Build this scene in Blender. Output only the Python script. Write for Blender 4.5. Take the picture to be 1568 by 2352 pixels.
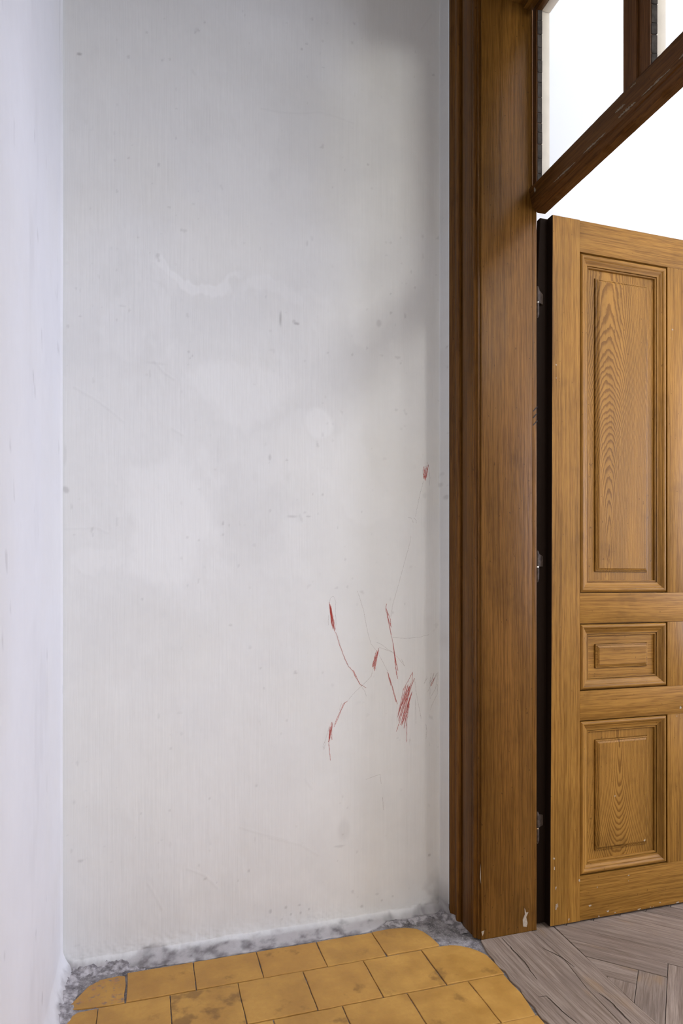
import bpy, bmesh, math, random
import numpy as np
from mathutils import Vector, Matrix

scene = bpy.context.scene
for o in list(bpy.data.objects):
    bpy.data.objects.remove(o)
COL = scene.collection

# ------------------------------------------------------------------ camera
YAW = math.atan2(447.0, 1480.0)
cam_d = bpy.data.cameras.new('camera')
cam_d.sensor_fit = 'VERTICAL'
cam_d.sensor_height = 36.0
cam_d.lens = 1480.0 / 2352.0 * 36.0
cam_d.shift_y = (1335.0 - 1176.0) / 2352.0
cam_d.clip_start = 0.02
cam = bpy.data.objects.new('camera', cam_d)
cam.location = (0, 0, 1.1)
cam.rotation_euler = (math.radians(90), 0, -YAW)
COL.objects.link(cam)
scene.camera = cam

# ------------------------------------------------------------------ world, lights, exposure
wd = bpy.data.worlds.new('world'); scene.world = wd
wd.use_nodes = True
wd.node_tree.nodes['Background'].inputs[0].default_value = (0.75, 0.85, 1.0, 1)
wd.node_tree.nodes['Background'].inputs[1].default_value = 0.6

def area(name, loc, rot, sx, sy, power, col):
    d = bpy.data.lights.new(name, 'AREA'); d.shape = 'RECTANGLE'
    d.size = sx; d.size_y = sy; d.energy = power; d.color = col
    o = bpy.data.objects.new(name, d); o.location = loc; o.rotation_euler = rot
    COL.objects.link(o); return o
R90 = math.pi / 2
# daylight entering by the tall window of the far room (window_2), facing -X
area('room_window_daylight', (4.05, 0.30, 1.75), (0, R90, 0), 1.9, 1.5, 104, (0.75, 0.79, 1.0))
# added fill light behind the camera, framed as an unseen window, facing +Y
area('corridor_fill', (0.36, -0.50, 1.00), (R90, 0, 0), 0.9, 1.5, 13.4, (1.0, 0.975, 0.95))
LAMP_R = 0.11
LAMPS = [((3.0, -0.6, 3.0), 52.0), ((1.9, -0.48, 2.95), 100.0)]      # opal globes (builder below); the second is added to brighten the leaf

vs = scene.view_settings
vs.view_transform = 'Standard'; vs.look = 'None'; vs.gamma = 1.0
vs.use_curve_mapping = False
vs.exposure = 0.08
scene.cycles.max_bounces = 5
scene.cycles.use_light_tree = False
scene.cycles.diffuse_bounces = 3
scene.cycles.glossy_bounces = 2
scene.cycles.caustics_reflective = False
scene.cycles.caustics_refractive = False
scene.cycles.use_adaptive_sampling = True
scene.cycles.adaptive_threshold = 0.11
scene.cycles.sample_clamp_indirect = 6.0

# ------------------------------------------------------------------ key dimensions (metres)
XL = -0.233          # left wall
YB = 1.975           # scribbled wall
XC = 0.985           # corridor face of the wall with the door
XR = 1.175           # room face of that wall
YJ = 1.767           # far reveal of the doorway
YN = 0.745           # near reveal of the doorway
ZH = 2.905           # head of the opening
YL = 1.7625          # face of the open door leaf
CEIL = 3.45
YW = 1.95            # room wall just behind the open leaf

CRAYON={
 'tip':[('b', [(0.8935, 1.4973), (0.9009, 1.4785), (0.9044, 1.4466), (0.9019, 1.4191)]), ('b', [(0.8969, 1.4874), (0.8796, 1.4774), (0.8771, 1.4659), (0.8811, 1.441)]), ('b', [(0.8811, 1.4341), (0.8697, 1.3949), (0.8598, 1.3536), (0.8515, 1.3125)]), ('b', [(0.8255, 1.3108), (0.8353, 1.3097), (0.8416, 1.3008), (0.8436, 1.2941)]), ('b', [(0.8475, 1.3101), (0.8554, 1.3012), (0.8544, 1.2921)]), ('r', [(0.8811, 1.4807), (0.8811, 1.4425), (0.885, 1.4768), (0.8823, 1.44), (0.889, 1.4729), (0.8854, 1.4377), (0.89, 1.4825), (0.8866, 1.4352), (0.894, 1.4786), (0.8897, 1.4474), (0.8979, 1.4884), (0.8909, 1.445)])],
 'long':[('b', [(0.8353, 1.2485), (0.8319, 1.2258), (0.8182, 1.1804), (0.8036, 1.1306), (0.7867, 1.072), (0.7722, 1.0271), (0.7641, 0.9823)])],
 'stem':[('r', [(0.7492, 1.026), (0.7468, 1.0095), (0.753, 0.9825), (0.7602, 0.951), (0.7674, 0.9194), (0.7722, 0.8923), (0.7756, 0.8653), (0.7804, 0.8291), (0.7881, 0.7793)]), ('r', [(0.7483, 1.0139), (0.7554, 0.978), (0.766, 0.9486), (0.7626, 0.9756), (0.7506, 1.0049), (0.7583, 0.96), (0.765, 0.9284)]), ('r', [(0.7713, 0.8991), (0.7794, 0.8561), (0.7727, 0.8923), (0.7823, 0.8335), (0.777, 0.8652), (0.7896, 0.8054), (0.7785, 0.8472), (0.7867, 0.7839)])],
 'feather':[('r', [(0.5548, 1.0345), (0.5633, 0.9656), (0.5562, 1.0276), (0.564, 0.9596), (0.5576, 1.0208), (0.5665, 0.9537), (0.5563, 1.027), (0.5672, 0.9477), (0.5577, 1.0201), (0.5698, 0.9557), (0.5591, 1.0263), (0.5705, 0.9498), (0.5578, 1.0194), (0.573, 0.9438), (0.5593, 1.0126), (0.5737, 0.9379), (0.5607, 1.0188), (0.5762, 0.9459)]), ('r', [(0.577, 0.9372), (0.5894, 0.8975), (0.6031, 0.862), (0.6192, 0.8263), (0.6331, 0.8125), (0.647, 0.7855), (0.6609, 0.765)]), ('r', [(0.6354, 0.8146), (0.647, 0.7899), (0.6586, 0.7673), (0.6796, 0.7552)]), ('b', [(0.5552, 1.0293), (0.5589, 1.0467), (0.5666, 1.0527), (0.5734, 1.0475), (0.577, 1.0312), (0.5757, 1.0072), (0.5779, 0.9591)]), ('b', [(0.5825, 0.9283), (0.5939, 0.8886), (0.6054, 0.8532), (0.6201, 0.8241)]), ('b', [(0.6609, 0.765), (0.6749, 0.7421), (0.681, 0.7272)]), ('b', [(0.5543, 0.9944), (0.5516, 0.9727), (0.5539, 0.9604)])],
 'arc':[('b', [(0.6493, 1.0681), (0.6586, 1.0415), (0.6703, 1.006), (0.6773, 0.9704), (0.6843, 0.9348), (0.6961, 0.8967), (0.7117, 0.8771)]), ('b', [(0.715, 0.9011), (0.7316, 0.8944), (0.7506, 0.8795), (0.7698, 0.8677), (0.7891, 0.8491), (0.8143, 0.8197)]), ('b', [(0.7244, 0.8848), (0.7459, 0.8774), (0.7698, 0.8677)]), ('b', [(0.8012, 0.8441), (0.8133, 0.8211)]), ('b', [(0.7698, 0.9157), (0.8182, 0.9114), (0.8672, 0.9147), (0.9009, 0.922)])],
 'bar':[('r', [(0.715, 0.8761), (0.7008, 0.8232), (0.7197, 0.8737), (0.7032, 0.8195), (0.7235, 0.8826), (0.706, 0.8163), (0.7221, 0.8759), (0.7079, 0.8095), (0.7102, 0.8584), (0.6994, 0.821)]), ('b', [(0.7032, 0.8164), (0.6961, 0.7922), (0.6749, 0.771), (0.6563, 0.7563), (0.6331, 0.7354), (0.6146, 0.7144)])],
 'tail':[('r', [(0.6146, 0.7144), (0.6031, 0.7084), (0.5939, 0.6892), (0.5825, 0.6658), (0.5734, 0.6423)]), ('r', [(0.6077, 0.7125), (0.5907, 0.6784), (0.5825, 0.657), (0.5711, 0.6359)]), ('r', [(0.5634, 0.6516), (0.5552, 0.602), (0.5666, 0.6493), (0.553, 0.5891), (0.5589, 0.6367), (0.5561, 0.5932), (0.5643, 0.6407), (0.5634, 0.5949)]), ('r', [(0.5552, 0.6369), (0.5543, 0.5803), (0.5589, 0.5298)]), ('b', [(0.5552, 0.6413), (0.5439, 0.5985), (0.5349, 0.5774), (0.5372, 0.5642), (0.5439, 0.5898)]), ('b', [(0.5962, 0.711), (0.5894, 0.6872)])],
 'limb':[('r', [(0.753, 0.8032), (0.765, 0.7579), (0.7602, 0.785), (0.7722, 0.7485), (0.7876, 0.696)]), ('r', [(0.7545, 0.8009), (0.7698, 0.7509), (0.7828, 0.703)]), ('b', [(0.7235, 0.8602), (0.7411, 0.8283), (0.7545, 0.8032)])],
 'block':[('r', [(0.8402, 0.7974), (0.8085, 0.7423), (0.7939, 0.6799), (0.7891, 0.6532), (0.8182, 0.7554), (0.793, 0.6664), (0.8255, 0.7596), (0.7915, 0.6395), (0.8289, 0.7549), (0.8012, 0.6569), (0.8353, 0.7636), (0.8026, 0.6253), (0.8402, 0.7362), (0.8065, 0.6318), (0.8319, 0.7185), (0.8109, 0.6157), (0.8304, 0.6959), (0.8182, 0.622)]), ('r', [(0.8412, 0.7997), (0.8387, 0.759), (0.7988, 0.6278)]), ('r', [(0.8485, 0.7789), (0.8182, 0.7102), (0.7843, 0.6062)]), ('r', [(0.8211, 0.6422), (0.8197, 0.5699)]), ('r', [(0.8231, 0.7461), (0.7949, 0.6753), (0.8319, 0.7547), (0.8036, 0.6433), (0.8367, 0.7273), (0.8133, 0.6381)])],
 'smear':[('b', [(0.9094, 0.7946), (0.9019, 0.756), (0.9194, 0.7942), (0.9044, 0.7491), (0.9294, 0.7938), (0.9119, 0.7556), (0.9344, 0.7959), (0.9244, 0.7412), (0.9094, 0.7168)]), ('b', [(0.9044, 0.7742), (0.9044, 0.7079)]), ('b', [(0.892, 0.7839), (0.8821, 0.7569), (0.8945, 0.7792)]), ('b', [(0.9319, 0.7546), (0.9309, 0.7226), (0.9119, 0.6869), (0.9044, 0.669)]), ('b', [(0.9169, 0.792), (0.9069, 0.7512), (0.8969, 0.7334)]), ('r', [(0.9069, 0.7558), (0.9209, 0.7781), (0.9094, 0.7511)])],
 'thin':[('b', [(0.8485, 0.7767), (0.8549, 0.7264), (0.8648, 0.6804), (0.8722, 0.6435)]), ('b', [(0.8515, 0.7084), (0.8534, 0.6265)]), ('b', [(0.8895, 0.6242), (0.893, 0.6012), (0.8895, 0.574)]), ('b', [(0.679, 0.4584), (0.727, 0.4712), (0.7315, 0.4395)]), ('b', [(0.7361, 0.3965), (0.7391, 0.3535)])],
}
PATCH= [(0.5159, 1.5934, 0.0484, 0.0524, 1), (0.0717, 1.3002, 0.15, 0.2196, 0.8), (0.2846, 1.6732, 0.1998, 0.12, 0.7), (0.1157, 2.0036, 0.1394, 0.0286, 0.8), (0.0098, 1.9636, 0.0736, 0.064, 0.3), (0.6939, 1.9478, 0.0898, 0.0989, 0.5), (0.4762, 1.4769, 0.2534, 0.0822, 0.4), (-0.0207, 1.8322, 0.1458, 0.0891, 0.5), (0.6199, 1.4007, 0.1759, 0.1119, 0.4), (0.3928, 1.9599, 0.1649, 0.0406, 0.4), (0.3928, 1.188, 0.0825, 0.0813, 0.25), (-0.14, 1.2188, 0.082, 0.05, 0.4)]
DARKS= [(-0.1865, 2.6016, 0.0081, 0.005, 1), (-0.221, 1.3604, 0.0103, 0.0111, 0.7), (-0.2221, 1.4579, 0.0046, 0.037, 0.3), (0.3997, 1.9133, 0.0028, 0.0298, 0.9), (0.4496, 1.9042, 0.0112, 0.0055, 0.9), (0.4426, 1.9088, 0.007, 0.0082, 0.5), (0.724, 1.9414, 0.0106, 0.0142, 0.5), (0.6865, 2.4466, 0.0045, 0.0042, 0.7), (0.6053, 0.3003, 0.0234, 0.0419, 0.25), (0.9017, 0.1886, 0.0063, 0.0058, 0.8), (0.5907, 0.2504, 0.0204, 0.0042, 0.5), (0.3006, 0.2141, 0.004, 0.0067, 0.6), (0.3654, 0.0789, 0.0055, 0.0081, 0.6), (0.4135, 0.0813, 0.0055, 0.0054, 0.6), (0.458, 0.0816, 0.0056, 0.0041, 0.6), (0.4315, 0.0583, 0.0042, 0.0041, 0.6), (0.4622, 0.0564, 0.0042, 0.0055, 0.6), (0.4903, 0.0632, 0.0042, 0.0055, 0.6), (0.4038, 0.0488, 0.0041, 0.0041, 0.5), (0.6641, 0.0474, 0.0059, 0.0056, 0.6), (0.7315, 0.056, 0.0045, 0.0043, 0.6), (0.7695, 0.0648, 0.0046, 0.0043, 0.5), (-0.1807, 0.305, 0.0093, 0.005, 0.5), (0.2449, 0.9675, 0.0066, 0.004, 0.5), (0.4343, 1.3003, 0.0195, 0.0041, 0.5), (0.4875, 1.3004, 0.0085, 0.0041, 0.6), (0.3654, 1.3199, 0.0041, 0.0067, 0.4), (0.0098, 1.7077, 0.0025, 0.0154, 0.3), (0.3654, 1.4844, 0.0055, 0.0108, 0.5), (0.1797, 0.4503, 0.0039, 0.0039, 0.5), (-0.198, 0.4744, 0.0035, 0.0074, 0.3), (-0.0146, 1.049, 0.0037, 0.0038, 0.5), (0.4762, 1.3124, 0.0056, 0.0041, 0.4), (0.3248, 0.4698, 0.004, 0.0054, 0.4), (0.0655, 0.4226, 0.0037, 0.0039, 0.5), (-0.0183, 0.4185, 0.0036, 0.0038, 0.4), (0.9495, 1.378, 0.0064, 0.0088, 0.5), (0.9383, 1.4214, 0.0064, 0.0088, 0.4), (0.8859, 1.3829, 0.0079, 0.0116, 0.25), (0.4762, 1.7921, 0.0042, 0.0041, 0.3), (0.2056, 1.4887, 0.0026, 0.0527, 0.15), (0.0282, 1.7415, 0.037, 0.0026, 0.2), (-0.069, 1.8963, 0.012, 0.0038, 0.3), (0.4833, 2.1632, 0.0028, 0.011, 0.4), (-0.1923, 1.9369, 0.0035, 0.0037, 0.5), (-0.2152, 1.8227, 0.0046, 0.0062, 0.4)]
CRACKS= [[(0.3383, 2.5577), (0.3928, 2.5585), (0.465, 2.5682), (0.5187, 2.585), (0.5762, 2.5832), (0.6375, 2.5735)], [(-0.198, 1.6513), (-0.1459, 1.6246), (-0.1047, 1.5965), (-0.063, 1.5618)], [(0.0221, 1.7473), (0.0468, 1.7176), (0.078, 1.6985)], [(0.8702, 2.931), (0.9096, 2.9917)], [(0.0037, 0.2117), (0.0258, 0.1702), (0.0431, 0.1317)], [(0.0717, 1.552), (0.1031, 1.5347)], [(-0.175, 0.3043), (-0.1634, 0.3091)], [(0.4762, 0.4764), (0.4988, 0.4442)], [(-0.221, 1.2481), (-0.14, 1.2538), (-0.1047, 1.2383)], [(0.2713, 0.3483), (0.3383, 0.3207), (0.4204, 0.291)], [(0.1157, 0.2419), (0.1668, 0.2157), (0.2056, 0.1711)], [(0.3654, 0.3042), (0.4622, 0.2725), (0.5187, 0.2314)]]
FCRACK= [[(1.0466, 1.7578), (1.0444, 1.683), (1.0422, 1.6244), (1.0289, 1.5458)], [(0.9891, 1.4802), (1.0132, 1.4785), (1.0144, 1.4272), (1.0219, 1.3669)], [(1.1342, 1.6748), (1.1601, 1.6157), (1.1646, 1.5655)], [(1.1542, 1.4472), (1.16, 1.412), (1.1524, 1.3241)]]
PEN= [[(1.1627, 1.6343), (1.1784, 1.6506)], [(1.1627, 1.6138), (1.1769, 1.6285)], [(1.1627, 1.5905), (1.1792, 1.6067)]]
JCHIP= [[(1.1275, 0.019), (1.1259, 0.041), (1.1337, 0.0562), (1.1322, 0.0769), (1.1384, 0.061), (1.1462, 0.0612), (1.1384, 0.0473), (1.1431, 0.0275), (1.14, 0.0157)], [(0.9812, 0.0256), (0.9917, 0.028), (0.9857, 0.0116)], [(0.9767, 0.1931), (0.9797, 0.1726), (0.9782, 0.2329)]]
DCHIP= [(1.3308, 0.1382, 0.0064, 0.0056), (1.3989, 0.1064, 0.0032, 0.0056), (1.5218, 0.1298, 0.0048, 0.0028), (1.5218, 0.1111, 0.0024, 0.0021), (1.4411, 0.0225, 0.008, 0.0056), (1.4057, 0.0107, 0.0048, 0.007), (1.4684, 0.0141, 0.004, 0.0028), (1.5654, 0.0113, 0.0096, 0.0035), (1.6095, 0.0092, 0.0048, 0.0028), (1.6488, 0.021, 0.0048, 0.0028), (1.7213, 0.0061, 0.0128, 0.0042), (1.2915, 0.0196, 0.004, 0.007), (1.2366, 0.2199, 0.0048, 0.0042), (1.243, 0.1251, 0.004, 0.0084), (1.2446, 0.0626, 0.0048, 0.0182), (1.2495, 0.0716, 0.0032, 0.0112), (1.3722, 0.051, 0.008, 0.0056), (1.2382, 0.1879, 0.0032, 0.0084), (1.7342, 0.6711, 0.0056, 0.0098), (1.7012, 1.951, 0.004, 0.0056), (1.694, 1.9208, 0.0024, 0.0028), (1.2446, 1.7874, 0.0048, 0.0042), (1.2446, 1.7459, 0.0032, 0.0028), (1.7195, 0.6425, 0.0032, 0.0028), (1.622, 0.0073, 0.0032, 0.0021), (1.3556, 0.1826, 0.0016, 0.0014), (1.4684, 0.3966, 0.0032, 0.0042), (1.5936, 0.2336, 0.0064, 0.0056)]


# ------------------------------------------------------------------ node helpers
class NT:
    def __init__(s, name):
        s.m = bpy.data.materials.new(name); s.m.use_nodes = True
        s.t = s.m.node_tree; s.t.nodes.clear()
        s.out = s.t.nodes.new('ShaderNodeOutputMaterial')
        s.b = s.t.nodes.new('ShaderNodeBsdfPrincipled')
        s.t.links.new(s.b.outputs[0], s.out.inputs[0])
        s.tc = s.t.nodes.new('ShaderNodeTexCoord')
        s.co = s.tc.outputs['Object']
    def link(s, a, inp):
        if isinstance(a, bpy.types.NodeSocket): s.t.links.new(a, inp)
        else: inp.default_value = a
    def math(s, op, a, b=0.0, c=None, clamp=False):
        n = s.t.nodes.new('ShaderNodeMath'); n.operation = op; n.use_clamp = clamp
        s.link(a, n.inputs[0]); s.link(b, n.inputs[1])
        if c is not None: s.link(c, n.inputs[2])
        return n.outputs[0]
    def mapping(s, v, scale=(1, 1, 1), loc=(0, 0, 0), rot=(0, 0, 0)):
        n = s.t.nodes.new('ShaderNodeMapping'); s.link(v, n.inputs[0])
        n.inputs['Location'].default_value = loc; n.inputs['Scale'].default_value = scale
        n.inputs['Rotation'].default_value = rot
        return n.outputs[0]
    def noise(s, v, scale, detail=3, rough=0.55, dist=0.0):
        n = s.t.nodes.new('ShaderNodeTexNoise'); s.link(v, n.inputs['Vector'])
        n.inputs['Scale'].default_value = scale; n.inputs['Detail'].default_value = detail
        n.inputs['Roughness'].default_value = rough; n.inputs['Distortion'].default_value = dist
        return n.outputs[0]
    def ramp(s, f, a, b, lo=0.0, hi=1.0):
        n = s.t.nodes.new('ShaderNodeMapRange'); n.clamp = True; n.interpolation_type = 'SMOOTHSTEP'
        s.link(f, n.inputs[0]); n.inputs[1].default_value = a; n.inputs[2].default_value = b
        n.inputs[3].default_value = lo; n.inputs[4].default_value = hi
        return n.outputs[0]
    def mix(s, f, a, b, mode='MIX'):
        n = s.t.nodes.new('ShaderNodeMix'); n.data_type = 'RGBA'; n.blend_type = mode
        s.link(f, n.inputs[0])
        for v, i in ((a, 6), (b, 7)):
            if isinstance(v, tuple): v = v if len(v) == 4 else v + (1.0,)
            s.link(v, n.inputs[i])
        return n.outputs[2]
    def sep(s, v):
        n = s.t.nodes.new('ShaderNodeSeparateXYZ'); s.link(v, n.inputs[0]); return n.outputs
    def comb(s, x, y, z):
        n = s.t.nodes.new('ShaderNodeCombineXYZ')
        for i, v in enumerate((x, y, z)): s.link(v, n.inputs[i])
        return n.outputs[0]
    def attr(s, name):
        n = s.t.nodes.new('ShaderNodeAttribute'); n.attribute_name = name; return n
    def rnd(s):
        return s.t.nodes.new('ShaderNodeObjectInfo').outputs['Random']
    def gray(s, v):
        n = s.t.nodes.new('ShaderNodeCombineColor')
        for i in range(3): s.link(v, n.inputs[i])
        return n.outputs[0]
    def bump(s, hgt, dist, strength=1.0):
        n = s.t.nodes.new('ShaderNodeBump'); n.inputs['Strength'].default_value = strength
        n.inputs['Distance'].default_value = dist; s.link(hgt, n.inputs['Height'])
        s.t.links.new(n.outputs[0], s.b.inputs['Normal'])
    def done(s, col, rough=0.6, spec=0.5, metal=0.0):
        s.link(col if isinstance(col, bpy.types.NodeSocket) else (tuple(col) + (1.0,))[:4], s.b.inputs['Base Color'])
        s.link(rough, s.b.inputs['Roughness'])
        s.b.inputs['Specular IOR Level'].default_value = spec
        s.b.inputs['Metallic'].default_value = metal
        return s.m

def wood(name, axis, light, dark, rough=0.4, ring=None, spec=0.16, worn=0.0, contrast=1.0):
    n = NT(name)
    sc = {'X': (0.035, 1, 1), 'Y': (1, 0.035, 1), 'Z': (1, 1, 0.035)}[axis]
    sc2 = {'X': (0.008, 1, 1), 'Y': (1, 0.008, 1), 'Z': (1, 1, 0.008)}[axis]
    warp = n.noise(n.mapping(n.co, tuple(3 * q if q < 1 else q for q in sc)), 9, 2)
    off = n.math('MULTIPLY', n.math('SUBTRACT', warp, 0.5), 0.03)
    sx = n.sep(n.co)
    cw = n.comb(n.math('ADD', sx[0], off), n.math('ADD', sx[1], off), n.math('ADD', sx[2], off))
    fine = n.noise(n.mapping(cw, sc), 420, 2, 0.6)
    streak = n.noise(n.mapping(cw, sc2), 150, 3, 0.65)
    broad = n.noise(n.mapping(n.co, tuple(4 * q if q < 1 else q for q in sc)), 11, 3)
    f = n.math('ADD', n.math('MULTIPLY', fine, 0.45), n.math('MULTIPLY', streak, 0.55))
    f = n.ramp(f, 0.5 - 0.15 / contrast, 0.5 + 0.13 / contrast)
    if ring:
        x0, zc, k, A, p0, N, lat = ring
        nz = n.noise(n.mapping(n.co, (1, 1, 0.35)), 30, 2, 0.5)
        nz2 = n.noise(n.mapping(n.co, (1, 1, 0.5)), 190, 2, 0.5)
        dx = n.math('SUBTRACT', sx[0], x0)
        th = n.math('TANH', n.math('MULTIPLY', n.math('SUBTRACT', sx[2], zc), 1.0 / k))
        p = n.math('MULTIPLY_ADD', th, A, p0)
        dw = n.math('MULTIPLY', dx, lat)
        r = n.math('SQRT', n.math('MULTIPLY_ADD', dw, dw, n.math('MULTIPLY', p, p)))
        r = n.math('ADD', r, n.math('MULTIPLY', n.math('SUBTRACT', nz, 0.5), 0.008))
        r = n.math('ADD', r, n.math('MULTIPLY', n.math('SUBTRACT', nz2, 0.5), 0.0016))
        fr = n.math('FRACT', n.math('MULTIPLY', r, N))
        up = n.ramp(fr, 0.35, 0.82)
        dn = n.ramp(fr, 0.90, 1.0, 1.0, 0.0)
        late = n.math('MULTIPLY', up, dn)
        f = n.math('MULTIPLY_ADD', n.math('SUBTRACT', f, 0.5), 0.35, n.math('SUBTRACT', 0.86, n.math('MULTIPLY', late, 0.95)), clamp=True)
    col = n.mix(f, dark, light)
    tone = n.ramp(broad, 0.25, 0.75, 0.74, 1.14)
    col = n.mix(1.0, col, n.gray(tone), 'MULTIPLY')
    # darker handled dirt, small dents
    d = n.ramp(n.noise(n.co, 7, 3, 0.65), 0.56, 0.78, 0.0, 0.35)
    col = n.mix(d, col, tuple(q * 0.55 for q in dark))
    dents = n.ramp(n.noise(n.mapping(n.co, (1, 1, 0.6)), 130, 1, 0.4), 0.74, 0.78, 0.0, 0.55)
    col = n.mix(dents, col, tuple(q * 0.4 for q in dark))
    if worn:
        w = n.ramp(n.noise(n.co, 60, 3, 0.6), 0.68, 0.72, 0.0, worn)
        col = n.mix(w, col, (0.42, 0.34, 0.25))
    n.bump(n.noise(n.mapping(n.co, sc), 380, 1, 0.6), 0.0007, 0.5)
    return n.done(col, n.ramp(broad, 0.2, 0.8, rough - 0.06, rough + 0.1), spec)

DL, DD = (0.365, 0.180, 0.034), (0.195, 0.086, 0.013)       # door leaf
JL, JD = (0.200, 0.091, 0.017), (0.103, 0.042, 0.006)      # frame
M = {}
for ax in 'XYZ':
    M['door' + ax] = wood('door_wood_' + ax, ax, DL, DD, 0.40)
    M['frame' + ax] = wood('frame_wood_' + ax, ax, JL, JD, 0.36)
M['casingZ'] = wood('casing_wood', 'Z', (0.18, 0.076, 0.014), (0.08, 0.030, 0.005), 0.36)
M['casingY'] = wood('casing_wood_y', 'Y', (0.18, 0.076, 0.014), (0.08, 0.030, 0.005), 0.36)
M['bar'] = wood('transom_wood', 'Y', (0.125, 0.052, 0.012), (0.06, 0.022, 0.005), 0.38)
M['sash'] = wood('sash_wood', 'Z', (0.14, 0.06, 0.02), (0.07, 0.028, 0.009), 0.4)
M['panel_tall'] = wood('tall_panel_wood', 'Z', DL, DD, 0.40, ring=(1.452, 1.66, 0.28, 0.058, 0.066, 235, 1.0))
M['panel_low'] = wood('low_panel_wood', 'Z', DL, DD, 0.40, ring=(1.493, 0.27, 0.17, -0.050, 0.058, 180, 1.05))
M['panel_mid'] = M['doorX']
M['panel_plain'] = wood('plain_panel_wood', 'Z', DL, DD, 0.40, ring=(1.98, 1.2, 0.9, 0.06, 0.08, 220, 1.0))

def plain(name, col, rough=0.6, spec=0.4, metal=0.0, nscale=0, namp=0.0, bump=0.0):
    n = NT(name); c = tuple(col)
    if nscale:
        v = n.ramp(n.noise(n.co, nscale, 4, 0.6), 0.3, 0.7, 1 - namp, 1 + namp)
        c = n.mix(1.0, c, n.gray(v), 'MULTIPLY')
        if bump: n.bump(n.noise(n.co, nscale * 3, 4, 0.6), bump)
    return n.done(c, rough, spec, metal)

def plaster(name):
    n = NT(name)
    col = n.attr('paint').outputs['Color']
    brush = n.noise(n.mapping(n.co, (1, 1, 0.035)), 170, 2, 0.6)
    mk = n.attr('strokes').outputs['Fac']
    st = n.math('MULTIPLY_ADD', n.math('SUBTRACT', brush, 0.5), n.math('MULTIPLY', mk, 0.085), 1.0)
    col = n.mix(1.0, col, n.gray(st), 'MULTIPLY')
    n.bump(brush, 0.00055, 0.8)
    return n.done(col, 0.62, 0.3)
M['plaster'] = plaster('back_wall_plaster')
M['plaster_left'] = plaster('left_wall_plaster')
M['white_wall'] = plain('room_white_paint', (0.86, 0.87, 0.865), 0.7, 0.2)
M['ceiling'] = plain('ceiling_paint', (0.42, 0.40, 0.38), 0.8, 0.2)

def tile_mat():
    n = NT('ochre_tile')
    r = n.rnd()
    big = n.noise(n.co, 9, 5, 0.6)
    fine = n.noise(n.co, 75, 4, 0.65)
    spk = n.noise(n.co, 330, 2, 0.5)
    col = n.mix(n.ramp(big, 0.3, 0.7), (0.40, 0.205, 0.042), (0.60, 0.335, 0.078))
    col = n.mix(n.ramp(fine, 0.35, 0.7, 0.0, 0.45), col, (0.50, 0.25, 0.058))
    col = n.mix(n.math('MULTIPLY', n.math('SUBTRACT', r, 0.3), 0.5, clamp=True), col, (0.44, 0.205, 0.045))
    st = n.ramp(n.noise(n.mapping(n.co, (1, 1, 1), (3.1, 0.4, 0)), 13, 4, 0.6), 0.60, 0.74, 0.0, 0.55)
    col = n.mix(st, col, (0.17, 0.082, 0.022))
    a = n.attr('stain').outputs['Fac']
    stn = n.ramp(n.math('ADD', a, n.math('MULTIPLY', n.math('SUBTRACT', n.noise(n.co, 13, 4, 0.55), 0.5), 1.1)), 0.42, 0.56, 0.0, 0.6)
    col = n.mix(stn, col, (0.15, 0.075, 0.026))
    wr = n.attr('worn').outputs['Fac']
    wrn = n.ramp(n.math('ADD', wr, n.math('MULTIPLY', n.math('SUBTRACT', n.noise(n.co, 55, 4, 0.6), 0.5), 1.2)), 0.42, 0.6, 0.0, 0.85)
    col = n.mix(wrn, col, n.mix(n.ramp(fine, 0.4, 0.6), (0.20, 0.16, 0.15), (0.50, 0.22, 0.07)))
    sp = n.ramp(spk, 0.73, 0.77, 0.0, 0.6)
    col = n.mix(sp, col, (0.20, 0.09, 0.02))
    n.bump(n.math('ADD', fine, n.math('MULTIPLY', big, 2.0)), 0.0009, 0.6)
    return n.done(col, n.ramp(big, 0.3, 0.7, 0.42, 0.62), 0.35)
M['tile'] = tile_mat()

def cement_mat():
    n = NT('grey_cement')
    g = n.noise(n.co, 28, 6, 0.7)
    k = n.noise(n.co, 190, 3, 0.6)
    col = n.mix(n.ramp(g, 0.3, 0.72), (0.115, 0.105, 0.108), (0.40, 0.375, 0.375))
    col = n.mix(n.ramp(k, 0.56, 0.68, 0.0, 0.55), col, (0.62, 0.59, 0.57))
    n.bump(n.math('ADD', g, n.math('MULTIPLY', k, 0.5)), 0.004, 0.8)
    return n.done(col, 0.9, 0.2)
M['cement'] = cement_mat()

def rubble_mat():
    n = NT('crumbled_plaster')
    g = n.noise(n.co, 45, 5, 0.62)
    col = n.mix(n.ramp(g, 0.36, 0.64), (0.20, 0.185, 0.19), (0.54, 0.51, 0.52))
    n.bump(g, 0.004, 0.8)
    return n.done(col, 0.9, 0.2)
M['rubble'] = rubble_mat()

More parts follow.
